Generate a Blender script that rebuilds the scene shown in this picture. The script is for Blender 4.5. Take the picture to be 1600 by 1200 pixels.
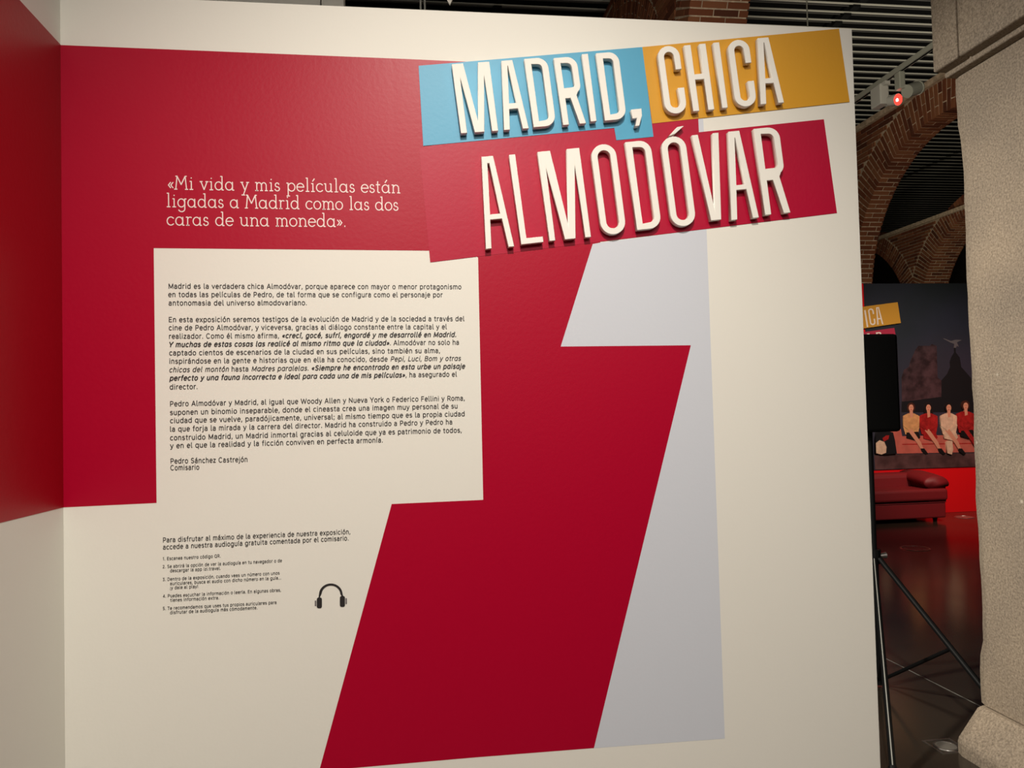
import bpy, bmesh, math, random
from mathutils import Vector, Matrix
random.seed(7)
PI = math.pi
C = bpy.context.scene.collection
S = bpy.context.scene
for o in list(bpy.data.objects): bpy.data.objects.remove(o)

# ------------------------------------------------------------ camera
EYE = 1.55
F = 1200.0
R0 = (0.99095229, 0.02473402, -0.13191583)
R1 = (-0.02042082, 0.99921489, 0.03395001)
R2 = (0.13265198, -0.03094901, 0.99067937)
w = lambda r: Vector((r[0], r[2], -r[1]))          # camera axis -> world (X right, Y into the room, Z up)
right, down, fwd = w(R0).normalized(), w(R1).normalized(), w(R2).normalized()
cam = bpy.data.cameras.new('camera'); camo = bpy.data.objects.new('camera', cam); C.objects.link(camo)
camo.matrix_world = Matrix((( right.x, -down.x, -fwd.x, 0), (right.y, -down.y, -fwd.y, 0), (right.z, -down.z, -fwd.z, EYE), (0, 0, 0, 1)))
cam.sensor_width = 36; cam.lens = 36 * F / 1600; cam.clip_start = .05; cam.clip_end = 100
S.camera = camo

# ------------------------------------------------------------ colour management, world, lamps
S.view_settings.view_transform = 'Standard'; S.view_settings.look = 'None'
S.view_settings.exposure = 0.0; S.view_settings.gamma = 1.0; S.view_settings.use_curve_mapping = False
wd = bpy.data.worlds.new('world'); S.world = wd; wd.use_nodes = True
wd.node_tree.nodes['Background'].inputs[0].default_value = (1, .9, .8, 1)
wd.node_tree.nodes['Background'].inputs[1].default_value = .02

def spot(name, loc, tgt, power, col, ang=90, blend=1.0, rad=.04):
    l = bpy.data.lights.new(name, 'SPOT'); l.energy = power; l.color = col
    l.spot_size = math.radians(ang); l.spot_blend = blend; l.shadow_soft_size = rad
    o = bpy.data.objects.new(name, l); C.objects.link(o); o.location = loc
    o.rotation_euler = (Vector(tgt) - Vector(loc)).to_track_quat('-Z', 'Y').to_euler(); return o
def area(name, loc, tgt, power, col, sx, sy):
    l = bpy.data.lights.new(name, 'AREA'); l.energy = power; l.color = col; l.shape = 'RECTANGLE'; l.size = sx; l.size_y = sy
    o = bpy.data.objects.new(name, l); C.objects.link(o); o.location = loc
    o.rotation_euler = (Vector(tgt) - Vector(loc)).to_track_quat('-Z', 'Y').to_euler(); return o
WARM = (1, .93, .82)
spot('key_spot', (.24, -.2, 4.1), (.30, 2.4, .85), 420, WARM, 76, 1.0, .035)
spot('wash_spot', (-.3, -2.8, 4.0), (-.2, 2.4, .8), 275, WARM, 62, 1.0, .4)
area('hall_fill', (1.7, -2.6, 4.6), (0.0, 2.4, 1.2), 62, (1, .94, .86), 3.0, 2.0)
spot('pillar_fill', (-1.3, 3.0, 3.1), (2.46, 2.95, 1.5), 580, (1, .93, .82), 62, 1.0, .15)  # unseen lamp added to light the pillar without touching the display wall
spot('arch_spot', (3.6, 5.0, 3.6), (6.3, 9.4, 3.9), 260, (1, .86, .66), 90, 1.0, .1)
spot('arch_fill_left', (2.1, 3.3, 2.95), (3.1, 6.5, 4.6), 110, (1, .88, .72), 100, 1.0, .1)  # added unseen lamp, lifts the track fixtures and the near arcade
spot('vault_fill', (0.2, 4.1, 3.2), (2.45, 7.3, 5.4), 130, (1, .88, .72), 60, 1.0, .1)  # unseen lamp added to brighten the brick ring's left face
spot('far_arch_spot', (8.2, 10.8, 3.4), (10.3, 13.6, 4.0), 80, (1, .86, .62), 110, 1.0, .1)
spot('red_spot', (6.6, 7.2, 3.7), (7.6, 9.5, .1), 150, (1, .10, .07), 60, .8, .06)
spot('mural_spot', (5.6, 5.4, 3.8), (6.8, 9.5, 1.0), 560, (1, .84, .70), 55, 1.0, .06)
area('ceiling_bounce', (7.4, 9.6, 5.3), (7.4, 10.6, 6.6), 62, (1, .92, .74), 5, 5)  # added upward lamp in place of bounced light, brightens the slats
spot('floor_spot', (2.6, 1.6, 4.4), (2.6, 3.4, 0), 25, WARM, 60, 1.0, .1)

# ------------------------------------------------------------ helpers
def ray(x, y): return right * (x - 800) + down * (y - 600) + fwd * F
def onY(x, y, d): v = ray(x, y); v = v * (d / v.y); v.z += EYE; return v
def onX(x, y, d): v = ray(x, y); v = v * (d / v.x); v.z += EYE; return v
def onZ(x, y, d=0.0): v = ray(x, y); v = v * ((d - EYE) / v.z); v.z += EYE; return v

def nt(name):
    m = bpy.data.materials.new(name); m.use_nodes = True
    n = m.node_tree.nodes; l = m.node_tree.links; return m, n, l, n['Principled BSDF']
def mat(name, col, rough=.6, spec=.5, metal=0, noise=0.0, nscale=8, bump=0.0, bscale=120, coat=0, emit=None, estr=0, col2=None, detail=4, seam=None):
    m, n, l, b = nt(name)
    b.inputs['Base Color'].default_value = (*col, 1); b.inputs['Roughness'].default_value = rough
    b.inputs['Specular IOR Level'].default_value = spec; b.inputs['Metallic'].default_value = metal
    b.inputs['Coat Weight'].default_value = coat
    tc = n.new('ShaderNodeTexCoord')
    if noise or col2:
        t = n.new('ShaderNodeTexNoise'); t.inputs['Scale'].default_value = nscale; t.inputs['Detail'].default_value = detail
        l.new(tc.outputs['Object'], t.inputs['Vector'])
        r = n.new('ShaderNodeValToRGB'); r.color_ramp.elements[0].position = .35; r.color_ramp.elements[1].position = .65
        c2 = col2 or tuple(min(1, c * (1 + noise)) for c in col); c1 = col if col2 else tuple(c * (1 - noise) for c in col)
        r.color_ramp.elements[0].color = (*c1, 1); r.color_ramp.elements[1].color = (*c2, 1)
        l.new(t.outputs[0], r.inputs[0]); l.new(r.outputs[0], b.inputs['Base Color'])
    if bump or seam is not None:
        t2 = n.new('ShaderNodeTexNoise'); t2.inputs['Scale'].default_value = bscale; t2.inputs['Detail'].default_value = 3
        l.new(tc.outputs['Object'], t2.inputs['Vector'])
        bp = n.new('ShaderNodeBump'); bp.inputs['Strength'].default_value = bump; bp.inputs['Distance'].default_value = .002
        l.new(t2.outputs[0], bp.inputs['Height']); l.new(bp.outputs[0], b.inputs['Normal'])
        if seam is not None:
            sx = n.new('ShaderNodeSeparateXYZ'); l.new(tc.outputs['Object'], sx.inputs[0])
            mr = n.new('ShaderNodeMath'); mr.operation = 'SUBTRACT'; mr.inputs[1].default_value = seam; l.new(sx.outputs[0], mr.inputs[0])
            ab = n.new('ShaderNodeMath'); ab.operation = 'ABSOLUTE'; l.new(mr.outputs[0], ab.inputs[0])
            mm = n.new('ShaderNodeMapRange'); mm.inputs[1].default_value = 0; mm.inputs[2].default_value = .02; mm.inputs[3].default_value = -.3; mm.inputs[4].default_value = 0
            l.new(ab.outputs[0], mm.inputs[0])
            ad = n.new('ShaderNodeMath'); ad.operation = 'ADD'; l.new(mm.outputs[0], ad.inputs[0]); l.new(t2.outputs[0], ad.inputs[1])
            l.new(ad.outputs[0], bp.inputs['Height'])
    if emit:
        b.inputs['Emission Color'].default_value = (*emit, 1); b.inputs['Emission Strength'].default_value = estr
    return m

SEAM = -.03
M = {}
M['white'] = mat('white_paint', (.80, .77, .70), .62, .3, bump=.12, bscale=90, seam=SEAM)
M['crimson'] = mat('crimson_satin_paint', (.40, .0006, .022), .38, .21, bump=.16, bscale=75, seam=SEAM)
M['panelcrimson'] = mat('crimson_vinyl', (.43, .001, .030), .40, .24, bump=.14, bscale=75)
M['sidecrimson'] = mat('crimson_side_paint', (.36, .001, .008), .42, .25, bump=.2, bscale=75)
M['grey'] = mat('pale_grey_paint', (.62, .64, .70), .6, .3, bump=.12, bscale=90)
M['blue'] = mat('sky_blue_vinyl', (.065, .34, .53), .45, .4, bump=.12, bscale=90)
M['yellow'] = mat('ochre_yellow_vinyl', (.66, .31, .010), .45, .35, bump=.12, bscale=90)
M['letter'] = mat('cream_white_foam', (.88, .84, .77), .6, .3)
M['ink'] = mat('black_ink', (.02, .016, .016), .5)
M['softink'] = mat('grey_ink', (.16, .14, .14), .5)
M['quote'] = mat('pale_pink_vinyl', (.86, .70, .66), .5)
M['black'] = mat('black_plastic', (.004, .004, .004), .5, .25, bump=.1, bscale=400)
M['blackmetal'] = mat('black_metal', (.006, .006, .006), .55, .2, metal=0)
M['granite'] = None
M['mortar'] = mat('lime_mortar', (.42, .33, .24), .9, .1, noise=.25, nscale=20)
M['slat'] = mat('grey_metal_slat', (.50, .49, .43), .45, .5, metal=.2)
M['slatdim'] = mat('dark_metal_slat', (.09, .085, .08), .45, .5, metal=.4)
M['void'] = mat('black_ceiling', (.006, .006, .006), .9, .1)
M['room'] = mat('dark_wall', (.10, .075, .06), .8, .2, noise=.2)
M['redwall'] = mat('bright_red_paint', (.72, .006, .010), .5, .3)
M['sofa'] = mat('red_leather', (.19, .010, .014), .55, .5, bump=.15, bscale=60)
M['track'] = mat('grey_track_metal', (.30, .31, .26), .5, .4, metal=.1)
M['fixture'] = mat('pale_grey_fixture', (.42, .42, .38), .45, .4)
M['steel'] = mat('brushed_steel', (.45, .43, .40), .3, .5, metal=.9)
M['glass'] = mat('frosted_floor_glass', (.22, .20, .17), .12, .6)
M['chrome'] = mat('grey_steel_edge', (.55, .55, .52), .25, .5, metal=1)

def brickmat(name, a, b, dark):
    m, n, l, p = nt(name)
    oi = n.new('ShaderNodeObjectInfo'); tc = n.new('ShaderNodeTexCoord')
    at = n.new('ShaderNodeAttribute'); at.attribute_name = 'tint'
    ad = n.new('ShaderNodeMath'); ad.operation = 'ADD'; l.new(oi.outputs['Random'], ad.inputs[0]); l.new(at.outputs['Fac'], ad.inputs[1])
    fr = n.new('ShaderNodeMath'); fr.operation = 'FRACT'; l.new(ad.outputs[0], fr.inputs[0])
    r = n.new('ShaderNodeValToRGB'); e = r.color_ramp.elements
    e[0].position = 0; e[0].color = (*dark, 1); e[1].position = 1; e[1].color = (*b, 1)
    k = e.new(.35); k.color = (*a, 1)
    l.new(fr.outputs[0], r.inputs[0])
    t = n.new('ShaderNodeTexNoise'); t.inputs['Scale'].default_value = 30; l.new(tc.outputs['Object'], t.inputs['Vector'])
    mx = n.new('ShaderNodeMix'); mx.data_type = 'RGBA'; mx.blend_type = 'MULTIPLY'; mx.inputs[0].default_value = .5
    l.new(r.outputs[0], mx.inputs[6]); l.new(t.outputs['Color'], mx.inputs[7]); l.new(mx.outputs[2], p.inputs['Base Color'])
    p.inputs['Roughness'].default_value = .85; p.inputs['Specular IOR Level'].default_value = .15
    return m
M['brick'] = brickmat('fired_brick', (.19, .062, .030), (.28, .115, .055), (.10, .034, .020))

def granite():
    m, n, l, p = nt('rough_granite')
    tc = n.new('ShaderNodeTexCoord')
    a = n.new('ShaderNodeTexNoise'); a.inputs['Scale'].default_value = 2.2; a.inputs['Detail'].default_value = 5; l.new(tc.outputs['Object'], a.inputs[0])
    r = n.new('ShaderNodeValToRGB'); r.color_ramp.elements[0].position = .35; r.color_ramp.elements[1].position = .68
    r.color_ramp.elements[0].color = (.34, .285, .225, 1); r.color_ramp.elements[1].color = (.47, .385, .29, 1); l.new(a.outputs[0], r.inputs[0])
    s = n.new('ShaderNodeTexNoise'); s.inputs['Scale'].default_value = 110; s.inputs['Detail'].default_value = 8; s.inputs['Roughness'].default_value = .7; l.new(tc.outputs['Object'], s.inputs[0])
    r2 = n.new('ShaderNodeValToRGB'); e = r2.color_ramp.elements; e[0].position = .36; e[0].color = (.42, .40, .38, 1); e[1].position = .64; e[1].color = (1.25, 1.22, 1.2, 1)
    l.new(s.outputs[0], r2.inputs[0])
    mx = n.new('ShaderNodeMix'); mx.data_type = 'RGBA'; mx.blend_type = 'MULTIPLY'; mx.inputs[0].default_value = .78
    l.new(r.outputs[0], mx.inputs[6]); l.new(r2.outputs[0], mx.inputs[7])
    v = n.new('ShaderNodeTexVoronoi'); v.inputs['Scale'].default_value = 7; l.new(tc.outputs['Object'], v.inputs[0])
    r3 = n.new('ShaderNodeValToRGB'); r3.color_ramp.elements[0].position = .03; r3.color_ramp.elements[0].color = (1, 1, 1, 1); r3.color_ramp.elements[1].position = .07; r3.color_ramp.elements[1].color = (0, 0, 0, 1)
    l.new(v.outputs['Distance'], r3.inputs[0])
    m2 = n.new('ShaderNodeMix'); m2.data_type = 'RGBA'; l.new(r3.outputs[0], m2.inputs[0]); l.new(mx.outputs[2], m2.inputs[6]); m2.inputs[7].default_value = (.60, .53, .43, 1)
    l.new(m2.outputs[2], p.inputs['Base Color'])
    bp = n.new('ShaderNodeBump'); bp.inputs['Strength'].default_value = .6; bp.inputs['Distance'].default_value = .004
    l.new(s.outputs[0], bp.inputs['Height']); l.new(bp.outputs[0], p.inputs['Normal'])
    p.inputs['Roughness'].default_value = .85; p.inputs['Specular IOR Level'].default_value = .2
    return m
M['granite'] = granite()
def floormat():
    m, n, l, p = nt('dark_polished_concrete')
    tc = n.new('ShaderNodeTexCoord')
    a = n.new('ShaderNodeTexNoise'); a.inputs['Scale'].default_value = 1.3; a.inputs['Detail'].default_value = 5; l.new(tc.outputs['Object'], a.inputs[0])
    r = n.new('ShaderNodeValToRGB'); r.color_ramp.elements[0].position = .3; r.color_ramp.elements[1].position = .7
    r.color_ramp.elements[0].color = (.030, .022, .017, 1); r.color_ramp.elements[1].color = (.055, .042, .030, 1); l.new(a.outputs[0], r.inputs[0])
    l.new(r.outputs[0], p.inputs['Base Color'])
    mr = n.new('ShaderNodeMapRange'); mr.inputs[3].default_value = .10; mr.inputs[4].default_value = .24; l.new(a.outputs[0], mr.inputs[0]); l.new(mr.outputs[0], p.inputs['Roughness'])
    return m
M['floor'] = floormat()

def bm_box(bm, lo, hi):
    vs = [bm.verts.new((x, y, z)) for x in (lo[0], hi[0]) for y in (lo[1], hi[1]) for z in (lo[2], hi[2])]
    for f in ((0, 1, 3, 2), (4, 6, 7, 5), (0, 4, 5, 1), (2, 3, 7, 6), (0, 2, 6, 4), (1, 5, 7, 3)): bm.faces.new([vs[i] for i in f])
def finish(bm, name, m, parent=None, bevel=0, smooth=False, seg=2):
    bmesh.ops.recalc_face_normals(bm, faces=bm.faces[:])
    if bevel: bmesh.ops.bevel(bm, geom=bm.edges[:], offset=bevel, segments=seg, affect='EDGES', profile=.5, clamp_overlap=True)
    me = bpy.data.meshes.new(name); bm.to_mesh(me); bm.free()
    if m: me.materials.append(m)
    if smooth:
        for p in me.polygons: p.use_smooth = True
    return link(name, me, parent)
def link(name, me, parent=None):
    o = bpy.data.objects.new(name, me); C.objects.link(o)
    if parent:
        o.parent = parent; o.matrix_parent_inverse = Matrix.Translation(-parent.location) if parent.type == 'EMPTY' else Matrix()
    return o
def box(name, lo, hi, m, parent=None, bevel=0, seg=2):
    bm = bmesh.new(); bm_box(bm, lo, hi); return finish(bm, name, m, parent, bevel, False, seg)
def tube_bm(bm, p0, p1, r, r1=None, n=14, caps=True):
    p0, p1 = Vector(p0), Vector(p1); r1 = r if r1 is None else r1
    d = (p1 - p0).normalized(); a = d.orthogonal().normalized(); b = d.cross(a)
    A = [bm.verts.new(p0 + (a * math.cos(t) + b * math.sin(t)) * r) for t in [2 * PI * i / n for i in range(n)]]
    B = [bm.verts.new(p1 + (a * math.cos(t) + b * math.sin(t)) * r1) for t in [2 * PI * i / n for i in range(n)]]
    for i in range(n): bm.faces.new((A[i], A[(i + 1) % n], B[(i + 1) % n], B[i]))
    if caps: bm.faces.new(A[::-1]); bm.faces.new(B)
def tube(name, p0, p1, r, m, parent=None, r1=None, n=14):
    bm = bmesh.new(); tube_bm(bm, p0, p1, r, r1, n); return finish(bm, name, m, parent)
def thing(name, label, cat, loc=(0, 0, 0), group=None):
    o = bpy.data.objects.new(name, None); C.objects.link(o); o.location = loc; o.empty_display_size = .1
    return tag(o, label, cat, group)
def tag(o, label=None, cat=None, group=None, kind=None):
    if label: o['label'] = label
    if cat: o['category'] = cat
    if group: o['group'] = group
    if kind: o['kind'] = kind
    return o
def loops_mesh(name, loops, y0, y1, m, parent=None, bevel=0.0):
    """outlines (X,Z pairs; holes allowed) filled and extruded between y0 (front, nearer) and y1"""
    cu = bpy.data.curves.new(name, 'CURVE'); cu.dimensions = '2D'; cu.fill_mode = 'BOTH'
    t = (y1 - y0) / 2; cu.extrude = max(t - bevel, 1e-5); cu.bevel_depth = bevel; cu.bevel_resolution = 0
    for lp in loops:
        sp = cu.splines.new('POLY'); sp.points.add(len(lp) - 1); sp.use_cyclic_u = True
        for p, q in zip(sp.points, lp): p.co = (q[0], q[1], 0, 1)
    o = bpy.data.objects.new('tmp', cu); C.objects.link(o)
    me = bpy.data.meshes.new_from_object(o.evaluated_get(bpy.context.evaluated_depsgraph_get()))
    bpy.data.objects.remove(o); bpy.data.curves.remove(cu)
    ym = (y0 + y1) / 2
    for v in me.vertices: v.co = (v.co.x, ym - v.co.z, v.co.y)
    me.name = name; me.materials.clear(); me.materials.append(m)
    return link(name, me, parent)
def pxloop(pts, Y): return [(onY(x, y, Y).x, onY(x, y, Y).z) for x, y in pts]
def ell(cx, cy, rx, ry, a0=0, a1=360, n=16):
    k = n if abs(a1 - a0) >= 360 else n + 1
    return [(cx + rx * math.cos(math.radians(a0 + (a1 - a0) * i / n)), cy + ry * math.sin(math.radians(a0 + (a1 - a0) * i / n))) for i in range(k)]

# ------------------------------------------------------------ room shell
W = 2.4                                   # distance of the display wall
XL = -1.005; XR = 1.521; ZT = 2.814
CEIL = 6.6
fl = tag(box('floor', (-8, -6, -.1), (16, 38, 0), M['floor']), kind='structure')
ce = tag(box('ceiling', (-8, -6, 6.95), (16, 38, 7.1), M['void']), kind='structure')
for nm, lo, hi in (('wall_left', (-8.2, -6, 0), (-8, 38, 7)), ('wall_right', (16, -6, 0), (16.2, 38, 7)), ('wall_back', (-8, 38, 0), (16, 38.2, 7)), ('wall_front', (-8, -6.2, 0), (16, -6, 7))):
    tag(box(nm, lo, hi, M['room']), kind='structure')
# ceiling slats: bright one, dim one, alternating; every slat its own piece
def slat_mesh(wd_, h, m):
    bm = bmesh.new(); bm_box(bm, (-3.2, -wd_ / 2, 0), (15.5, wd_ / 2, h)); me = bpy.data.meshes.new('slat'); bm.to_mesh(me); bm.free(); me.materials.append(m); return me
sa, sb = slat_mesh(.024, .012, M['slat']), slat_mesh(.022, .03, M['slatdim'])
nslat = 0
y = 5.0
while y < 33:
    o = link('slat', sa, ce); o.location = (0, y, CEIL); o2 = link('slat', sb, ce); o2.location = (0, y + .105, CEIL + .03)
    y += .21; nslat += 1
bm = bmesh.new()                           # black clips where the carriers cross the slats
for xr in (1.2, 5.78, 11.27, 8.6):
    y = 4.0
    while y < 33:
        bm_box(bm, (xr - .05, y - .05, CEIL - .03), (xr + .05, y + .045, CEIL + .06)); y += .21
    bm_box(bm, (xr - .02, 4, CEIL + .06), (xr + .02, 33, CEIL + .12))
tag(finish(bm, 'slat_clips', M['void'], ce), kind='stuff')
# floor joint line
a, b = onZ(1388, 1031), onZ(1600, 1138)
dv = (b - a).normalized(); a -= dv * 3; b += dv * 2; nrm = Vector((-dv.y, dv.x, 0)) * .0018
bm = bmesh.new(); vs = [bm.verts.new(p + Vector((0, 0, z))) for z in (.0004, .0016) for p in (a - nrm, b - nrm, b + nrm, a + nrm)]
for f in ((0, 1, 2, 3), (4, 5, 6, 7), (0, 1, 5, 4), (1, 2, 6, 5), (2, 3, 7, 6), (3, 0, 4, 7)): bm.faces.new([vs[i] for i in f])
finish(bm, 'floor_joint', M['fixture'], fl)

# ------------------------------------------------------------ display walls
dw = box('trim_1', (XL - .1, W, 0), (XR, W + .1, ZT), M['white'], bevel=.003)
dw.name = 'wall_display'; tag(dw, 'white freestanding display wall with crimson painted graphic', None, kind='structure')
sw = tag(box('wall_side', (XL - .1, -1.4, 0), (XL, W - .0005, 3.3), M['white']), 'white return wall with crimson band at the left edge', None, kind='structure')
main = [(95, 70.5), (640, 92.5), (728, 96.5), (900, 125), (938, 379), (926, 381.3), (876, 541.5), (1079.3, 539.5), (928, 1168.7), (740, 1183.5), (498.7, 1204.5),
        (612, 787.5), (755, 781), (747, 402.5), (735, 392.5), (670.5, 391.7), (240.2, 387.7), (244.7, 785.8), (99, 792.8)]
lp = pxloop(main, W); lp[0] = (XL, lp[0][1]); lp[-1] = (XL, lp[-1][1])
loops_mesh('painted_shape', [lp], W - .0006, W + .001, M['crimson'], dw)
g = loops_mesh('painted_shape', [pxloop([(924, 381), (1104, 358), (1132.5, 1154), (927, 1169), (1079, 540.2), (876, 541.8)], W)], W - .0004, W + .001, M['grey'], dw)
g['label'] = 'pale grey painted shape along the crimson'
g = loops_mesh('painted_shape', [pxloop([(1086, 184), (1098.5, 183.2), (1100, 209), (1090, 210)], W)], W - .0004, W + .001, M['grey'], dw)
g['label'] = 'pale grey painted sliver between the title panels'
# side wall crimson band
pz = [onX(x, y, XL) for x, y in ((95, 70.5), (99, 792.8), (0, 817), (0, -33))]
def ext(p, q, yy):
    t = (yy - p.y) / (q.y - p.y); return p.z + (q.z - p.z) * t
z0, z1 = ext(pz[0], pz[3], -1.2), ext(pz[1], pz[2], -1.2)
bm = bmesh.new()
q = [(W, pz[0].z), (W, pz[1].z), (-1.2, z1), (-1.2, z0)]
vs = [bm.verts.new((x, a_, b_)) for x in (XL - .001, XL + .0006) for a_, b_ in q]
for f in ((0, 1, 2, 3), (4, 5, 6, 7), (0, 1, 5, 4), (1, 2, 6, 5), (2, 3, 7, 6), (3, 0, 4, 7)): bm.faces.new([vs[i] for i in f])
finish(bm, 'painted_band', M['sidecrimson'], sw)

# title panels (thin mounted vinyl boards)
def vinyl(name, pts, y0, m, label, cat='panel', grp=None, back=.0014):
    c = pxloop(pts, W); o = loops_mesh(name, [c], W - y0, W - back, m); return tag(o, label, cat, grp)
vinyl('title_panel', [(655, 232), (1015, 150), (1088.8, 140), (1091.8, 206.8), (1287, 186.5), (1307.5, 333), (672.3, 410)], .0013, M['panelcrimson'], 'crimson tilted panel behind the word ALMODÓVAR', 'panel', 'tilted title panels', .0007)
vinyl('title_panel', [(654, 103.3), (1003.2, 74), (1020.7, 214), (962.7, 219.5), (959.5, 200.3), (661.3, 228.3)], .0026, M['blue'], 'sky blue tilted panel behind the word MADRID', 'panel', 'tilted title panels')
vinyl('title_panel', [(1003, 74), (1310.3, 45.3), (1327, 159.6), (1018.8, 193.4)], .0024, M['yellow'], 'ochre yellow tilted panel behind the word CHICA', 'panel', 'tilted title panels')

# ------------------------------------------------------------ raised title letters
LT = .025
def arcq(cx, cy, r, a0, a1, n=7): return [(cx + r * math.cos(math.radians(a0 + (a1 - a0) * i / n)), cy + r * math.sin(math.radians(a0 + (a1 - a0) * i / n))) for i in range(n + 1)]
def gI(h, s): return [[(0, 0), (s, 0), (s, h), (0, h)]]
def gL(h, w, s): return [[(0, 0), (s, 0), (s, h - s * .95), (w, h - s * .95), (w, h), (0, h)]]
def gM(h, w, s): return [[(0, 0), (.29 * w, 0), (.5 * w, .895 * h), (.71 * w, 0), (w, 0), (w, h), (w - s, h), (w - s - 2, .075 * h), (.625 * w, h), (.375 * w, h), (s + 2, .075 * h), (s, h), (0, h)]]
def gA(h, wt, al, ar, s, b1=.625, b2=.70):
    L = lambda b: al * b; Rr = lambda b: wt + (ar - wt) * b       # outer edges at fraction b
    return [[(0, 0), (wt, 0), (Rr(1), h), (Rr(1) - s, h), (Rr(b2) - s, b2 * h), (L(b2) + s, b2 * h), (L(1) + s, h), (L(1), h)],
            [(L(.07) + s - 3, .07 * h), (L(b1) + s, b1 * h), (Rr(b1) - s, b1 * h), (Rr(.07) - s + 3, .07 * h)]]
def gV(h, w, f0, f1, s): return [[(0, 0), (s, 0), ((f0 + f1) / 2, .925 * h), (w - s, 0), (w, 0), (f1, h), (f0, h)]]
def gH(h, w, s): return [[(0, 0), (s, 0), (s, .45 * h), (w - s, .45 * h), (w - s, 0), (w, 0), (w, h), (w - s, h), (w - s, .525 * h), (s, .525 * h), (s, h), (0, h)]]
def gD(h, w, s):
    r = w * .47; q = s * .9
    return [[(0, 0)] + arcq(w - r, r, r, -90, 0) + arcq(w - r, h - r, r, 0, 90) + [(0, h)],
            [(s, q)] + arcq(w - r, r, r - s + .1, -90, 0) + arcq(w - r, h - r, r - s + .1, 0, 90) + [(s, h - q)]]
def gO(h, w, s):
    r = w / 2
    o = arcq(r, r, r, 180, 360, 12) + arcq(r, h - r, r, 0, 180, 12)
    k = r - s
    return [o, arcq(r, r, k, 180, 360, 12) + arcq(r, h - r, k, 0, 180, 12)]
def gC(h, w, s, b1=.35, b2=.63):
    r = w / 2; k = r - s
    return [[(w, b1 * h)] + arcq(r, r, r, 360, 180, 12) + arcq(r, h - r, r, 180, 0, 12) + [(w, b2 * h), (w - s, b2 * h)] + arcq(r, h - r, k, 0, 180, 12) + arcq(r, r, k, 180, 360, 12) + [(w - s, b1 * h)]]
def gR(h, w, s):
    r = w * .47; q = s * .9; rb = w * .38
    return [[(0, 0)] + arcq(w - r, r, r, -90, 0) + arcq(w - rb, .55 * h - rb, rb, 0, 52) + [(.77 * w, .575 * h), (w + 5, h), (w - s + 2, h), (.50 * w, .605 * h), (s, .605 * h), (s, h), (0, h)],
            [(s, q)] + arcq(w - r, r, r - s, -90, 0) + arcq(w - rb, .535 * h - rb, rb - s + 4, 0, 90) + [(s, .535 * h - s + 5)]]
def letter(crop, TL, u, v, loops, label, word, accent=None):
    ox, oy, sc = crop
    def P(a, b):
        x = TL[0] + a + v * b; y_ = TL[1] - u * a + b
        return (ox + x / sc, oy + y_ / sc)
    Ls = [pxloop([P(a, b) for a, b in lp], W - LT) for lp in loops]
    o = loops_mesh('raised_letter', Ls, W - LT, W - .0027, M['letter'], bevel=.0008)
    tag(o, label, 'letter', 'raised letters of the title')
    if accent:
        loops_mesh('accent', [pxloop([(ox + x / sc, oy + y_ / sc) for x, y_ in accent], W - LT)], W - LT, W - .0027, M['letter'], o, bevel=.0008)
    return o
c4, c5, c6 = (640, 60, 6.6667), (840, 40, 6.6667), (1010, 40, 6.6667)
c7, c8, c9 = (650, 200, 5.4545), (840, 190, 5.4545), (1060, 170, 5.2174)
letter(c4, (443, 270), .07, .131, gM(716, 384, 60), 'white raised letter M on the blue panel, starting MADRID', 'MADRID')
letter(c4, (960, 235), .075, .131, gA(712, 108, -68, 186, 58), 'white raised letter A on the blue panel', 'MADRID')
letter(c4, (1198, 215), .08, .135, gD(708, 232, 60), 'white raised letter D between A and R on the blue panel', 'MADRID')
letter(c5, (172, 340), .085, .137, gR(694, 230, 58), 'white raised letter R on the blue panel', 'MADRID')
letter(c5, (465, 300), .10, .130, gI(697, 57), 'white raised letter I on the blue panel', 'MADRID')
letter(c5, (612, 290), .085, .130, gD(698, 225, 60), 'white raised letter D before the comma on the blue panel', 'MADRID')
ox, oy, sc = c5
o = loops_mesh('raised_comma', [pxloop([(ox + x / sc, oy + y_ / sc) for x, y_ in [(978, 876), (1080, 865), (1086, 935), (1058, 1040), (1020, 1044), (1038, 958), (990, 966)]], W - LT)], W - LT, W - .0027, M['letter'], bevel=.0008)
tag(o, 'white raised comma at the end of MADRID on the blue panel', 'comma', 'raised letters of the title')
letter(c6, (110, 224), .09, .135, gC(700, 222, 58), 'white raised letter C starting CHICA on the yellow panel', 'CHICA')
letter(c6, (398, 208), .09, .135, gH(682, 216, 60), 'white raised letter H on the yellow panel', 'CHICA')
letter(c6, (702, 180), .09, .133, gI(676, 54), 'white raised letter I on the yellow panel', 'CHICA')
letter(c6, (842, 160), .09, .135, gC(690, 218, 58), 'white raised letter C between I and A on the yellow panel', 'CHICA')
letter(c6, (1165, 132), .08, .135, gA(680, 105, -64, 175, 55, .62, .69), 'white raised letter A ending CHICA on the yellow panel', 'CHICA')
letter(c7, (562, 247), .09, .133, gA(775, 93, -68, 170, 45, .635, .685), 'white raised letter A starting ALMODÓVAR on the crimson panel', 'ALMODOVAR')
letter(c7, (797, 230), .11, .133, gL(760, 186, 46), 'white raised letter L on the crimson panel', 'ALMODOVAR')
letter(c8, (3, 260), .10, .133, gM(755, 350, 46), 'white raised letter M on the crimson panel', 'ALMODOVAR')
letter(c8, (449, 206), .105, .133, gO(763, 208, 48), 'white raised plain letter O on the crimson panel, between M and D', 'ALMODOVAR')
letter(c8, (750, 177), .10, .134, gD(745, 208, 50), 'white raised letter D on the crimson panel', 'ALMODOVAR')
letter(c8, (1047, 139), .105, .133, gO(760, 206, 48), 'white raised letter O with an acute accent on the crimson panel', 'ALMODOVAR', [(1190, 48), (1241, 38), (1172, 102), (1128, 114)])
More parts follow.
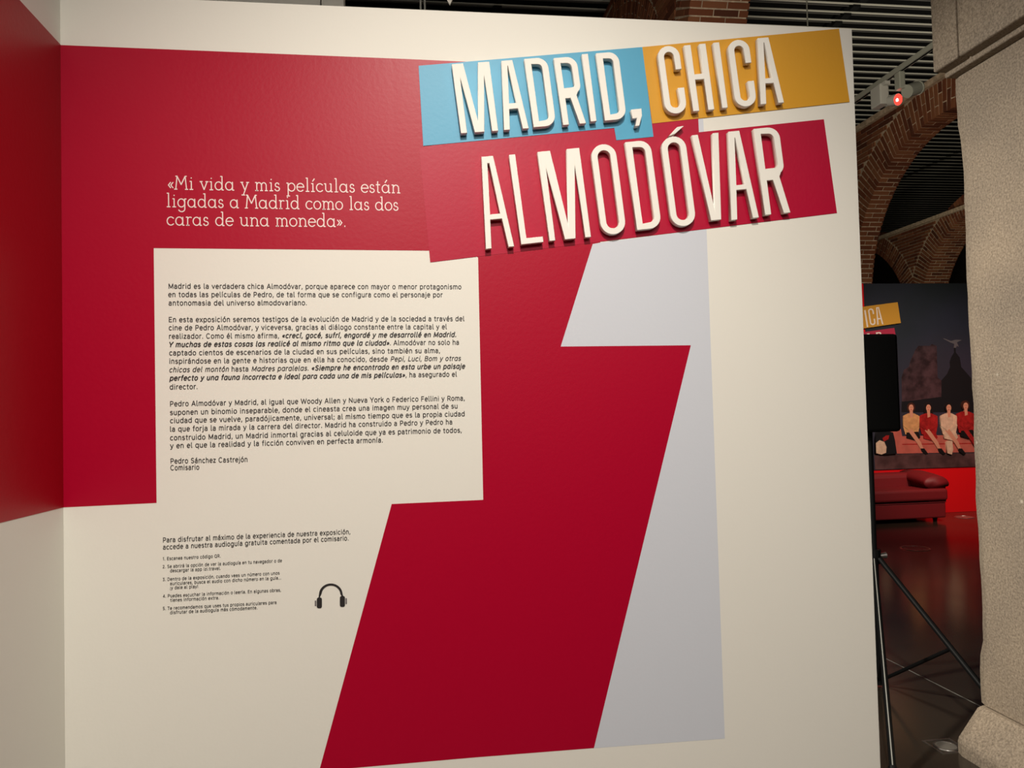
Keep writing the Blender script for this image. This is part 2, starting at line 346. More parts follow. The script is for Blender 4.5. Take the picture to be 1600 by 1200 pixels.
letter(c9, (115, 217), .10, .132, gV(697, 210, 61, 141, 42), 'white raised letter V on the crimson panel', 'ALMODOVAR')
letter(c9, (412, 188), .10, .131, gA(710, 83, -72, 150, 46, .615, .665), 'white raised letter A between V and R on the crimson panel', 'ALMODOVAR')
letter(c9, (618, 165), .10, .130, gR(698, 198, 47), 'white raised letter R ending ALMODÓVAR on the crimson panel', 'ALMODOVAR')

# ------------------------------------------------------------ vinyl lettering
def A_(cx, cy, rx, ry, a0, a1, n=10): return [(cx + rx * math.cos(math.radians(a0 + (a1 - a0) * i / n)), cy + ry * math.sin(math.radians(a0 + (a1 - a0) * i / n))) for i in range(n + 1)]
XH = .74; BOWL = A_(.33, .37, .26, .37, 0, 360, 16)
SG = {
 'o': (.66, [BOWL]), 'c': (.60, [A_(.33, .37, .26, .37, 45, 315, 12)]),
 'e': (.64, [[(.08, .39), (.59, .39)] + A_(.33, .37, .26, .37, 4, 315, 12)]),
 'a': (.62, [A_(.29, .50, .21, .24, 155, 0, 8) + [(.50, 0)], [(.50, .42), (.28, .42)] + A_(.26, .215, .19, .205, 90, 270, 8) + [(.42, .06), (.50, .16)]]),
 'ɑ': (.68, [BOWL, [(.59, XH), (.59, 0)]]), 'd': (.70, [BOWL, [(.59, 1.05), (.59, 0)]]), 'q': (.70, [BOWL, [(.59, XH), (.59, -.28)]]),
 'b': (.70, [[(.11, 1.05), (.11, 0)], [(x + .04, y) for x, y in BOWL]]), 'p': (.70, [[(.11, XH), (.11, -.28)], [(x + .04, y) for x, y in BOWL]]),
 'g': (.70, [BOWL, [(.59, XH), (.59, -.08)] + A_(.34, -.06, .25, .23, 0, -150, 8)]),
 'h': (.66, [[(.11, 1.05), (.11, 0)], A_(.33, .46, .22, .28, 180, 0) + [(.55, 0)]]), 'n': (.66, [[(.11, XH), (.11, 0)], A_(.33, .46, .22, .28, 180, 0) + [(.55, 0)]]),
 'm': (.98, [[(.11, XH), (.11, 0)], A_(.30, .48, .19, .26, 180, 0, 8) + [(.49, 0)], A_(.68, .48, .19, .26, 180, 0, 8) + [(.87, 0)]]),
 'u': (.66, [[(.10, XH), (.10, .28)] + A_(.32, .28, .22, .28, 180, 360), [(.55, XH), (.55, 0)]]),
 'r': (.44, [[(.11, XH), (.11, 0)], A_(.32, .44, .21, .29, 175, 75, 6) + [(.42, .73)]]),
 's': (.56, [A_(.28, .55, .19, .17, 30, 260, 9) + A_(.28, .20, .21, .19, 85, -150, 9)]),
 't': (.44, [[(.20, .95), (.20, .18)] + A_(.32, .16, .12, .15, 180, 290, 5), [(.04, .71), (.40, .71)]]),
 'v': (.60, [[(.04, XH), (.30, 0), (.56, XH)]]), 'y': (.60, [[(.04, XH), (.30, .02)], [(.56, XH), (.24, -.18), (.06, -.26)]]),
 'x': (.58, [[(.05, XH), (.53, 0)], [(.53, XH), (.05, 0)]]), 'z': (.56, [[(.07, XH - .03), (.49, XH - .03), (.06, .04), (.50, .04)]]),
 'w': (.86, [[(.04, XH), (.22, 0), (.43, XH), (.64, 0), (.82, XH)]]),
 'i': (.26, [[(.13, XH), (.13, 0)], [(.13, .95), (.13, 1.03)]]), 'í': (.28, [[(.13, XH), (.13, 0)], [(.10, .88), (.22, 1.08)]]),
 'j': (.28, [[(.15, XH), (.15, -.12), (.08, -.25), (-.04, -.26)], [(.15, .95), (.15, 1.03)]]), 'l': (.30, [[(.12, 1.05), (.12, .12), (.18, .02), (.26, .02)]]),
 'f': (.42, [[(.38, 1.02), (.28, 1.04), (.19, .93), (.19, 0)], [(.04, .71), (.38, .71)]]), 'k': (.60, [[(.11, 1.05), (.11, 0)], [(.52, XH), (.13, .33)], [(.26, .44), (.55, 0)]]),
 'A': (.80, [[(.05, 0), (.40, 1), (.75, 0)], [(.17, .32), (.63, .32)]]), 'B': (.76, [[(.12, 0), (.12, .97), (.42, .97)] + A_(.42, .75, .20, .22, 90, -90, 7) + [(.14, .52), (.44, .52)] + A_(.44, .275, .23, .25, 90, -90, 7) + [(.12, .03)]]),
 'C': (.82, [A_(.43, .50, .35, .49, 45, 315, 14)]), 'D': (.82, [[(.12, .02), (.12, .98), (.36, .98)] + A_(.36, .50, .36, .48, 90, -90, 12) + [(.12, .02)]]),
 'E': (.70, [[(.62, .97), (.12, .97), (.12, .03), (.63, .03)], [(.12, .52), (.57, .52)]]), 'F': (.66, [[(.60, .97), (.12, .97), (.12, 0)], [(.12, .50), (.54, .50)]]),
 'L': (.62, [[(.12, 1), (.12, .03), (.58, .03)]]), 'M': (.98, [[(.12, 0), (.12, .98), (.49, .12), (.86, .98), (.86, 0)]]), 'N': (.84, [[(.12, 0), (.12, .96), (.72, .04), (.72, 1)]]),
 'P': (.72, [[(.12, 0), (.12, .97), (.40, .97)] + A_(.40, .70, .25, .27, 90, -90, 8) + [(.12, .43)]]), 'Q': (.86, [A_(.43, .50, .35, .49, 0, 360, 18), [(.50, .22), (.76, -.06)]]),
 'R': (.76, [[(.12, 0), (.12, .97), (.42, .97)] + A_(.42, .71, .23, .26, 90, -90, 8) + [(.12, .45)], [(.42, .45), (.68, 0)]]),
 'S': (.72, [A_(.36, .75, .25, .23, 30, 265, 9) + A_(.36, .26, .27, .24, 85, -150, 9)]), 'T': (.70, [[(.35, 0), (.35, .97)], [(.03, .97), (.67, .97)]]),
 'W': (1.14, [[(.04, 1), (.31, 0), (.57, .95), (.83, 0), (1.10, 1)]]), 'Y': (.74, [[(.03, 1), (.37, .42), (.71, 1)], [(.37, .42), (.37, 0)]]),
 '1': (.40, [[(.06, .80), (.24, .97), (.24, 0)]]), '2': (.62, [A_(.30, .72, .21, .24, 160, -30, 7) + [(.08, .05), (.54, .05)]]),
 '3': (.62, [[(.08, .96), (.52, .96), (.28, .58)] + A_(.29, .30, .22, .27, 90, -150, 9)]), '4': (.66, [[(.46, 0), (.46, .96), (.06, .27), (.60, .27)]]),
 '5': (.62, [[(.52, .96), (.14, .96), (.11, .52)] + A_(.29, .31, .23, .28, 120, -150, 9)]),
 '.': (.24, [[(.12, .0), (.12, .12)]]), ',': (.24, [[(.13, .12), (.13, .02), (.07, -.16)]]), ';': (.26, [[(.13, .12), (.13, .02), (.07, -.16)], [(.13, .56), (.13, .68)]]),
 '!': (.26, [[(.13, 1), (.13, .28)], [(.13, .0), (.13, .10)]]), '¡': (.26, [[(.13, -.25), (.13, .46)], [(.13, .64), (.13, .74)]]),
 '«': (.56, [[(.26, .60), (.10, .37), (.26, .14)], [(.46, .60), (.30, .37), (.46, .14)]]), '»': (.56, [[(.10, .60), (.26, .37), (.10, .14)], [(.30, .60), (.46, .37), (.30, .14)]]), ' ': (.32, []),
}
for ch, b_, x_ in (('á', 'a', .30), ('é', 'e', .33), ('ó', 'o', .33), ('ú', 'u', .33)):
    w_, st_ = SG[b_]; SG[ch] = (w_, st_ + [[(x_ - .04, .88), (x_ + .10, 1.08)]])
def text_line(runs, p0, p1, caph, parent, m, Y=W, name='text_line'):
    """one printed line: flat strokes fitted between two measured ends of its baseline"""
    segs, x = [], 0.0
    for txt, st_ in runs:
        hw = .100 if 'b' in st_ else .074; sh = .20 if 'i' in st_ else 0
        for ch in txt:
            if ch == 'a' and sh: ch = 'ɑ'
            wd_, pl_ = SG[ch]
            for p_ in pl_: segs.append(([(x + a_ + sh * b_, b_) for a_, b_ in p_], hw))
            x += wd_ + (.13 if 'b' in st_ else .115)
    x0 = min(p[0] for s_, h in segs for p in s_) - .06; x1 = max(p[0] for s_, h in segs for p in s_) + .06
    A, B = onY(*p0, Y), onY(*p1, Y); d = (B - A) / (x1 - x0); verts, faces = [], []
    for s_, hw in segs:
        for (ax, ay), (bx, by) in zip(s_, s_[1:]):
            L = math.hypot(bx - ax, by - ay)
            if L < 1e-6: continue
            ux, uy = (bx - ax) / L, (by - ay) / L; e = hw * .45; k = len(verts)
            for qx, qy in ((ax - ux * e + uy * hw, ay - uy * e - ux * hw), (bx + ux * e + uy * hw, by + uy * e - ux * hw), (bx + ux * e - uy * hw, by + uy * e + ux * hw), (ax - ux * e - uy * hw, ay - uy * e + ux * hw)):
                verts.append((A.x + d.x * (qx - x0), Y - .0011 - (k // 4 % 9) * .00003, A.z + d.z * (qx - x0) + qy * caph))
            faces.append((k, k + 1, k + 2, k + 3))
    me = bpy.data.meshes.new(name); me.from_pydata(verts, [], faces); me.materials.append(m)
    return link(name, me, parent)
CAP = 7.15 * .00203
def block(name, label, cat, px, lines, m, caph):
    t = thing(name, label, cat, onY(px[0], px[1], W - .001))
    for runs, a, b in lines:
        text_line(runs if isinstance(runs, list) else [(runs, '')], a, b, caph, t, m)
    return t
block('introduction_text', 'black printed introduction paragraph at the top of the white field, three lines', 'text', (263, 477), [
    ('Madrid es la verdadera chica Almodóvar, porque aparece con mayor o menor protagonismo', (263.7, 450.8), (720.8, 451.6)),
    ('en todas las películas de Pedro, de tal forma que se configura como el personaje por', (263.1, 463.8), (692, 464.1)),
    ('antonomasia del universo almodovariano.', (263.7, 477.1), (479.2, 476.6))], M['ink'], CAP)
block('introduction_text', 'black printed middle paragraph with bold italic quotations, ten lines', 'text', (264, 608), [
    ('En esta exposición seremos testigos de la evolución de Madrid y de la sociedad a través del', (264, 503.1), (725.7, 501.4)),
    ('cine de Pedro Almodóvar, y viceversa, gracias al diálogo constante entre la capital y el', (264, 515.8), (698.4, 514)),
    ([('realizador. Como él mismo afirma, ', ''), ('«crecí, gocé, sufrí, engordé y me desarrollé en Madrid.', 'bi')], (264.4, 529.1), (712.4, 526.2)),
    ([('Y muchas de estas cosas las realicé al mismo ritmo que la ciudad»', 'bi'), ('. Almodóvar no solo ha', '')], (264.9, 542.1), (717, 538.3)),
    ('captado cientos de escenarios de la ciudad en sus películas, sino también su alma,', (264.7, 555.1), (687.4, 551.2)),
    ([('inspirándose en la gente e historias que en ella ha conocido, desde ', ''), ('Pepi, Luci, Bom y otras', 'i')], (265, 568.1), (720.3, 563.3)),
    ([('chicas del montón ', 'i'), ('hasta ', ''), ('Madres paralelas. ', 'i'), ('«Siempre he encontrado en esta urbe un paisaje', 'bi')], (264.9, 581.5), (726.8, 575.6)),
    ([('perfecto y una fauna incorrecta e ideal para cada una de mis películas»', 'bi'), (', ha asegurado el', '')], (264.9, 594.6), (714, 588.1)),
    ('director.', (265.4, 608.3), (308.6, 607.6))], M['ink'], CAP)
block('introduction_text', 'black printed third paragraph naming film directors, six lines', 'text', (266, 700), [
    ('Pedro Almodóvar y Madrid, al igual que Woody Allen y Nueva York o Federico Fellini y Roma,', (266, 634.7), (725.9, 625.5)),
    ('suponen un binomio inseparable, donde el cineasta crea una imagen muy personal de su', (266, 648.2), (714.8, 637.8)),
    ('ciudad que se vuelve, paradójicamente, universal; al mismo tiempo que es la propia ciudad', (266, 660.9), (725.9, 650)),
    ('la que forja la mirada y la carrera del director. Madrid ha construido a Pedro y Pedro ha', (266, 674.2), (706.5, 662.7)),
    ('construido Madrid, un Madrid inmortal gracias al celuloide que ya es patrimonio de todos,', (266, 687.7), (721.2, 675.5)),
    ('y en el que la realidad y la ficción conviven en perfecta armonía.', (266, 700.2), (598, 691))], M['ink'], CAP)
block('signature_text', 'black printed two-line signature ending in Comisario', 'text', (266, 734), [
    ('Pedro Sánchez Castrejón', (266.8, 724.1), (386.7, 721.3)), ('Comisario', (266.5, 734.6), (311.5, 733.5))], M['ink'], CAP)
block('audioguide_heading', 'bold black two-line heading above the audio guide instructions', 'text', (255, 858), [
    ([('Para disfrutar al máximo de la experiencia de nuestra exposición,', '')], (254.9, 847.3), (547.3, 834)),
    ([('accede a nuestra audioguía gratuita comentada por el comisario.', '')], (254.9, 858.3), (544.4, 844))], M['ink'], CAP * .93)
block('audioguide_instructions', 'small black numbered list of five audio guide steps', 'text', (255, 953), [
    ([('1. Escanea nuestro código QR.', '')], (254.7, 875.3), (344.7, 870.7)),
    ([('2. Se abrirá la opción de ver la audioguía en tu navegador o de', '')], (254.4, 887.7), (440.7, 878)),
    ([('descargar la app izi.travel.', '')], (266, 894), (344.7, 890)),
    ([('3. Dentro de la exposición, cuando veas un número con unos', '')], (254.4, 907.7), (436.9, 897.3)),
    ([('auriculares, busca el audio con dicho número en la guía...', '')], (266, 914), (439.3, 904.9)),
    ([('¡y dale al play!', '')], (266, 920.7), (309.3, 918.3)),
    ([('4. Puedes escuchar la información o leerla. En algunas obras,', '')], (254.7, 933.7), (439, 924)),
    ([('tienes información extra.', '')], (266, 940), (342.4, 936)),
    ([('5. Te recomendamos que uses tus propios auriculares para', '')], (254.7, 953), (432, 943.3)),
    ([('disfrutar de la audioguía más cómodamente.', '')], (266, 959.3), (402, 951.6))], M['ink'], CAP * .62)

# headphones pictogram
hp = thing('headphones_pictogram', 'black headphones pictogram printed right of the numbered list', 'pictogram', onY(517, 948, W - .001))
def hpx(pts): return [(390 + x / 7.5, 810 + y_ / 7.5) for x, y_ in pts]
outer = ell(952, 890, 138, 128, 186, 356, 20); inner = ell(954, 892, 110, 106, 356, 186, 20)
loops_mesh('headband', [pxloop(hpx([(808, 928)] + outer + [(1098, 918), (1086, 918)] + inner + [(822, 928)]), W)], W - .0014, W - .0002, M['ink'], hp)
def rrect(x0, y0, x1, y1, r): return arcq(x1 - r, y0 + r, r, -90, 0, 4) + arcq(x1 - r, y1 - r, r, 0, 90, 4) + arcq(x0 + r, y1 - r, r, 90, 180, 4) + arcq(x0 + r, y0 + r, r, 180, 270, 4)
for a_ in ((788, 926, 848, 1052), (1058, 908, 1118, 1036)):
    loops_mesh('ear_cup', [pxloop(hpx(rrect(*a_, 22)), W)], W - .0014, W - .0002, M['ink'], hp)
for a_ in ((764, 962, 783, 1026), (1123, 934, 1141, 1002)):
    o = loops_mesh('outer_pad', [pxloop(hpx(rrect(*a_, 6)), W)], W - .0014, W - .0002, M['softink'], hp); o['label'] = 'grey outer pad'

# quotation in a thin slab-serif drawn stroke by stroke
def A_(cx, cy, rx, ry, a0, a1, n=12): return [(cx + rx * math.cos(math.radians(a0 + (a1 - a0) * i / n)), cy + ry * math.sin(math.radians(a0 + (a1 - a0) * i / n))) for i in range(n + 1)]
X_ = .62
G = {
 'M': (1.02, [[(.10, 0), (.20, 1), (.5, .36), (.80, 1), (.90, 0)], [(.0, 0), (.2, 0)], [(.8, 0), (1.0, 0)], [(.10, 1), (.2, 1)], [(.8, 1), (.9, 1)]]),
 'i': (.38, [[(.08, X_), (.19, X_), (.19, 0)], [(.07, 0), (.31, 0)], [(.18, .86), (.20, .90)]]),
 'í': (.38, [[(.08, X_), (.19, X_), (.19, 0)], [(.07, 0), (.31, 0)], [(.17, .80), (.31, 1.0)]]),
 'l': (.38, [[(.08, 1.04), (.19, 1.04), (.19, 0)], [(.07, 0), (.31, 0)]]),
 'v': (.62, [[(.08, X_), (.31, 0), (.54, X_)], [(.0, X_), (.18, X_)], [(.44, X_), (.62, X_)]]),
 'y': (.62, [[(.08, X_), (.32, .02)], [(.54, X_), (.20, -.36)], [(.0, X_), (.18, X_)], [(.44, X_), (.62, X_)], [(.08, -.36), (.30, -.36)]]),
 'a': (.74, [A_(.31, .31, .26, .31, 0, 360, 20), [(.57, X_), (.57, 0), (.68, 0)]]),
 'á': (.74, [A_(.31, .31, .26, .31, 0, 360, 20), [(.57, X_), (.57, 0), (.68, 0)], [(.29, .80), (.43, 1.0)]]),
 'd': (.74, [A_(.31, .31, .26, .31, 0, 360, 20), [(.46, 1.04), (.57, 1.04), (.57, 0), (.68, 0)]]),
 'g': (.72, [A_(.31, .31, .26, .31, 0, 360, 20), [(.68, X_), (.57, X_)] + A_(.33, -.13, .24, .23, 0, -155)]),
 'p': (.74, [[(.04, X_), (.15, X_), (.15, -.38)], [(.04, -.38), (.27, -.38)], A_(.41, .31, .26, .31, 0, 360, 20)]),
 'o': (.64, [A_(.31, .31, .27, .31, 0, 360, 20)]),
 'c': (.58, [A_(.31, .31, .27, .31, 42, 318, 18)]),
 'e': (.62, [[(.04, .33), (.57, .33)] + A_(.31, .31, .27, .31, 4, 318, 18)]),
 's': (.46, [[(.34, X_ - .12)] + A_(.22, .465, .14, .155, 35, 265, 10) + A_(.22, .155, .17, .155, 88, -150, 12) + [(.06, .14)]]),
 'm': (1.02, [[(.04, X_), (.15, X_), (.15, 0)], A_(.33, .39, .18, .23, 180, 0) + [(.51, 0)], A_(.69, .39, .18, .23, 180, 0) + [(.87, 0)], [(.05, 0), (.25, 0)], [(.42, 0), (.60, 0)], [(.78, 0), (.97, 0)]]),
 'n': (.72, [[(.04, X_), (.15, X_), (.15, 0)], A_(.36, .38, .21, .24, 180, 0) + [(.57, 0)], [(.05, 0), (.25, 0)], [(.47, 0), (.68, 0)]]),
 'u': (.72, [[(.02, X_), (.13, X_), (.13, .24)] + A_(.34, .23, .21, .23, 180, 360) + [(.55, X_)], [(.45, X_), (.55, X_), (.55, 0), (.66, 0)]]),
 'r': (.46, [[(.04, X_), (.15, X_), (.15, 0)], A_(.33, .42, .18, .20, 180, 55, 8), [(.05, 0), (.27, 0)]]),
 't': (.42, [[(.17, .88), (.17, .10)] + A_(.27, .10, .10, .10, 180, 300, 6), [(.04, X_), (.34, X_)]]),
 '«': (.46, [[(.22, .52), (.06, .31), (.22, .10)], [(.40, .52), (.24, .31), (.40, .10)]]),
 '»': (.46, [[(.06, .52), (.22, .31), (.06, .10)], [(.24, .52), (.40, .31), (.24, .10)]]),
 '.': (.26, [[(.12, .0), (.13, .07)]]), ' ': (.36, []),
}
def stroke_line(txt, p0, p1, caph, sw_, parent):
    segs, x = [], 0
    for ch in txt:
        wd_, st = G[ch]; segs += [[(x + a_, b_) for a_, b_ in s_] for s_ in st]; x += wd_ + .045
    xs = [p[0] for s_ in segs for p in s_]; x0, x1 = min(xs), max(xs)
    A, B = onY(*p0, W), onY(*p1, W); d = (B - A) / (x1 - x0); verts, faces = [], []
    for s_ in segs:
        P_ = [(A.x + d.x * (a_ - x0), A.z + d.z * (a_ - x0) + b_ * caph) for a_, b_ in s_]
        for (ax, ay), (bx, by) in zip(P_, P_[1:]):
            L = math.hypot(bx - ax, by - ay)
            if L < 1e-7: continue
            ux, uy = (bx - ax) / L, (by - ay) / L; e = sw_ * .5; k = len(verts)
            for qx, qy in ((ax - ux * e + uy * sw_, ay - uy * e - ux * sw_), (bx + ux * e + uy * sw_, by + uy * e - ux * sw_), (bx + ux * e - uy * sw_, by + uy * e + ux * sw_), (ax - ux * e - uy * sw_, ay - uy * e + ux * sw_)):
                verts.append((qx, W - .0011 - (k // 4 % 9) * .00003, qy))
            faces.append((k, k + 1, k + 2, k + 3))
    me = bpy.data.meshes.new('text_line'); me.from_pydata(verts, [], faces); me.materials.append(M['quote'])
    return link('text_line', me, parent)
q = thing('quotation_text', 'pale thin slab-serif quotation in three lines on the crimson band', 'text', onY(262, 352, W - .001))
QC = .0395
stroke_line('«Mi vida y mis películas están', (263.4, 295.6), (625, 301.7), QC, .00155, q)
stroke_line('ligadas a Madrid como las dos', (261.2, 323.2), (621.7, 328.9), QC, .00155, q)
stroke_line('caras de una moneda».', (261.5, 351.8), (539, 354.4), QC, .00155, q)

# ------------------------------------------------------------ granite pillar
PX, PY = 2.455, 3.11
pl = thing('stone_pillar', 'rough grey-brown granite pillar with projecting impost at the right edge', 'pillar', (PX + .35, PY - .65, 0))
def block_bm(prof, x0, x1, name, jit=.006, sub=14):
    """vertical block: prof = [(z, far edge Y, face X)], worn far edge"""
    bm = bmesh.new(); rows = []
    for z, fy, fx in prof:
        rows.append([bm.verts.new(p) for p in ((fx, 1.75, z), (fx, fy - .05, z), (fx + .012, fy - .012, z), (fx + .05, fy, z), (x1, fy, z), (x1, 1.75, z))])
    for r0, r1 in zip(rows, rows[1:]):
        for i in range(6): bm.faces.new((r0[i], r0[(i + 1) % 6], r1[(i + 1) % 6], r1[i]))
    bm.faces.new(rows[0][::-1]); bm.faces.new(rows[-1])
    return finish(bm, name, M['granite'], pl)
def edgeprof(z0, z1, chips, n=40):
    out = []
    for i in range(n + 1):
        z = z0 + (z1 - z0) * i / n
        d = .004 * math.sin(z * 7.1) + .002 * math.sin(z * 23.7 + 1) + random.uniform(-.002, .002)
        for cz, cw, cd in chips:
            if abs(z - cz) < cw: d -= cd * min(1, (1 - abs(z - cz) / cw) * 2)
        out.append((z, PY + d, PX + .15 * 0))
    return out
prof = edgeprof(.205, 2.975, [])
prof = [(z, fy + (.022 if z < .47 else .016 if z > 2.72 else 0), fx) for z, fy, fx in prof]
block_bm(prof, PX, PX + .7, 'shaft_block')
# plinth: small ledge, then chamfer flaring outwards down to the floor block
pp = [(-.0, PY + .02, PX - .125), (.05, PY + .02, PX - .125), (.065, PY + .02, PX - .12), (.19, PY + .01, PX - .03), (.20, PY + .0, PX - .018)]
block_bm(pp, PX, PX + .75, 'plinth_block')
# impost: soffit step then projecting upper blocks with a vertical joint
box('impost_step', (PX - .045, 1.75, 2.978), (PX + .72, PY + .003, 3.03), M['granite'], pl, .006)
UX = 2.352
box('impost_block', (UX, PY - .155, 3.0), (PX + .78, PY + .0, 6.2), M['granite'], pl, .008)
box('impost_block', (UX, 1.75, 3.0), (PX + .78, PY - .161, 6.2), M['granite'], pl, .008)

# ------------------------------------------------------------ brick arcades
unit = {}
def brick_mesh():
    if 'b' not in unit:
        bm = bmesh.new(); bm_box(bm, (-.5, -.5, -.5), (.5, .5, .5)); me = bpy.data.meshes.new('brick'); bm.to_mesh(me); bm.free(); me.materials.append(M['brick']); unit['b'] = me
    return unit['b']
class Bricks:
    def __init__(s, root): s.root = root; s.n = 0; s.v = []; s.f = []; s.t = []
    def add(s, c, size, ang=0, single=True):
        """box centred c, size (x, y, z) turned by ang about X"""
        if not (s.lo <= c[1] - size[1] * .5 and c[1] + size[1] * .5 < s.hi): return
        size = (size[0], size[1] - random.uniform(0, .008), size[2] * random.uniform(.94, 1.0)); c = (c[0] + random.uniform(-.002, .002), c[1], c[2])
        if single and s.n < 298:
            o = bpy.data.objects.new('brick', brick_mesh()); C.objects.link(o); o.parent = s.root
            o.matrix_parent_inverse = Matrix.Translation(-s.root.location)
            o.location = c; o.rotation_euler = (ang, 0, 0); o.scale = size; s.n += 1; return
        Rm = Matrix.Rotation(ang, 3, 'X'); b = len(s.v); t = random.random()
        for x in (-.5, .5):
            for y_ in (-.5, .5):
                for z in (-.5, .5): s.v.append(tuple(Vector(c) + Rm @ Vector((x * size[0], y_ * size[1], z * size[2])))); s.t.append(t)
        s.f += [[b + i for i in f] for f in ((0, 1, 3, 2), (4, 6, 7, 5), (0, 4, 5, 1), (2, 3, 7, 6), (0, 2, 6, 4), (1, 5, 7, 3))]
    def done(s):
        if s.v:
            me = bpy.data.meshes.new('brickwork'); me.from_pydata(s.v, [], s.f); me.materials.append(M['brick'])
            at = me.attributes.new('tint', 'FLOAT', 'POINT'); at.data.foreach_set('value', s.t)
            bm = bmesh.new(); bm.from_mesh(me); bmesh.ops.recalc_face_normals(bm, faces=bm.faces[:]); bm.to_mesh(me); bm.free()
            o = link('brickwork', me, None); o.parent = s.root; o.matrix_parent_inverse = Matrix.Translation(-s.root.location); o['kind'] = 'stuff'
def splits(total, unitlen, phase):
    out, x = [], 0
    k = unitlen * (.5 if phase else 1)
    while x < total - .01:
        e = min(x + k, total)
        if total - e < .05: e = total
        out.append((x, e)); x = e; k = unitlen
    return out
JT = .012; CR = .064
def arcade(name, label, Xf, Xb, centres, h0, Rin, Rout, top, legz, pier_ends, single, ledge=True, thing_group=None):
    root = thing(name, label, 'arch', (Xf, centres[0], 0), thing_group)
    B = Bricks(root); B.lo, B.hi = pier_ends; dx = Xb - Xf; PR = .016
    # mortar core, cut per arch: wall solid with arch openings, as profile polygons in (Y,Z)
    ylo, yhi = pier_ends
    prof = [(ylo, legz), (ylo, top), (yhi, top), (yhi, legz)]
    for yc in sorted(centres, reverse=True):
        r = Rin + PR
        prof += [(yc + r, legz)] + [(yc + r * math.cos(a_), h0 + r * math.sin(a_)) for a_ in [PI * i / 40 for i in range(41)]] + [(yc - r, legz)]
    cu = bpy.data.curves.new('c', 'CURVE'); cu.dimensions = '2D'; cu.fill_mode = 'BOTH'; cu.extrude = dx / 2 - PR
    sp = cu.splines.new('POLY'); sp.points.add(len(prof) - 1); sp.use_cyclic_u = True
    for p_, q_ in zip(sp.points, prof): p_.co = (q_[0], q_[1], 0, 1)
    o = bpy.data.objects.new('c', cu); C.objects.link(o)
    me = bpy.data.meshes.new_from_object(o.evaluated_get(bpy.context.evaluated_depsgraph_get())); bpy.data.objects.remove(o)
    for v in me.vertices: v.co = ((Xf + Xb) / 2 + v.co.z, v.co.x, v.co.y)
    me.materials.clear(); me.materials.append(M['mortar']); o = link('mortar_core', me); o.parent = root; o.matrix_parent_inverse = Matrix.Translation(-root.location)
    # ring courses
    for ci, yc in enumerate(centres):
        N = int(PI * (Rin + .05) / CR); thr = Rout - Rin
        for i in range(N):
            a_ = PI * (i + .5) / N; th = PI * Rin / N - JT
            deg = math.degrees(a_)
            for (r0, r1) in (splits(thr, .25, i % 2)):
                for (x0, x1) in splits(dx, .23, (i + 1) % 2):
                    rm = Rin + (r0 + r1) / 2; yy = yc + rm * math.cos(a_); zz = h0 + rm * math.sin(a_)
                    # clip the ring where it crosses the pier line to the neighbouring arch
                    if any(abs(yy - oc) < abs(yy - yc) - .02 for oc in centres): continue
                    B.add((Xf + (x0 + x1) / 2, yy, zz), (x1 - x0 - JT, r1 - r0 - JT, th * (1 + .12 * (rm - Rin))), a_, single(ci, deg))
        # legs under the springing (horizontal courses) on both jambs
        zz = h0 - CR / 2; i = 0
        while zz > legz:
            for sgn in (1, -1):
                for (x0, x1) in splits(dx, .23, i % 2):
                    for (r0, r1) in splits(min(thr, .24), .24, 0):
                        B.add((Xf + (x0 + x1) / 2, yc + sgn * (Rin + (r0 + r1) / 2), zz), (x1 - x0 - JT, r1 - r0 - JT, CR - JT), 0, single(ci, 0 if sgn > 0 else 180))
            zz -= CR; i += 1
    # spandrels: horizontal courses outside all rings
    zz = max(legz, h0) + CR / 2; i = 0
    while zz < top - .02:
        y_ = ylo + (.12 if i % 2 else 0)
        while y_ < yhi:
            def clear(v): return min(math.hypot(v - yc, zz - .02 - h0) if zz > h0 else abs(v - yc) for yc in centres) > Rout - .01
            spans = []
            if clear(y_) and clear(y_ + .25): spans = [(y_, y_ + .25)]
            else:
                k = 0
                while k < 5:
                    j = k
                    while j < 5 and clear(y_ + j * .05) and clear(y_ + j * .05 + .05): j += 1
                    if j > k: spans.append((y_ + k * .05, y_ + j * .05)); k = j
                    else: k += 1
            for u0, u1 in spans:
                ym = (u0 + u1) / 2
                if u1 < yhi:
                    sg = single('s', (ym, zz))
                    B.add((Xf + .06, ym, zz), (.12, u1 - u0 - JT, CR - JT), 0, sg)
                    B.add((Xb - .06, ym, zz), (.12, u1 - u0 - JT, CR - JT), 0, False)
            y_ += .25
        zz += CR; i += 1
    B.done()
    if ledge: box('ledge', (Xf - .05, ylo, top), (Xb + .05, yhi, top + .07), M['mortar'], root, .004)
    return root
G2 = 'brick arcades across the hall'
def s0(ci, d):
    if ci == 's': return 5.9 < d[0] < 7.6 and d[1] > 4.9
    return (ci == 0 and 8 < d < 42) or (ci == 1 and 100 < d < 170)
arcade('brick_arcade', 'brick arcade corner showing above the top edge of the display wall', 2.45, 3.0, (4.755, 8.78), 4.23, 1.645, 2.01, 6.34, 3.05, (3.16, 11.0), s0, False, G2)
def s1(ci, d):
    if ci == 's': return 8.0 < d[0] < 10 and d[1] > 3.5
    return ci == 0 and d < 100
arcade('brick_arcade', 'large brick arch curving down beside the right edge of the display wall', 6.02, 6.32, (7.87, 12.17, 3.57), 2.89, 1.856, 2.28, 5.12, 2.3, (1.4, 14.4), s1, True, G2)
arcade('brick_arcade', 'darker far brick arcade with two arches meeting, seen through the large arch', 10.2, 10.75, (12.2, 16.5, 7.9), 3.0, 1.98, 2.37, 5.0, 2.3, (5.4, 19.0), lambda ci, d: False, True, G2)
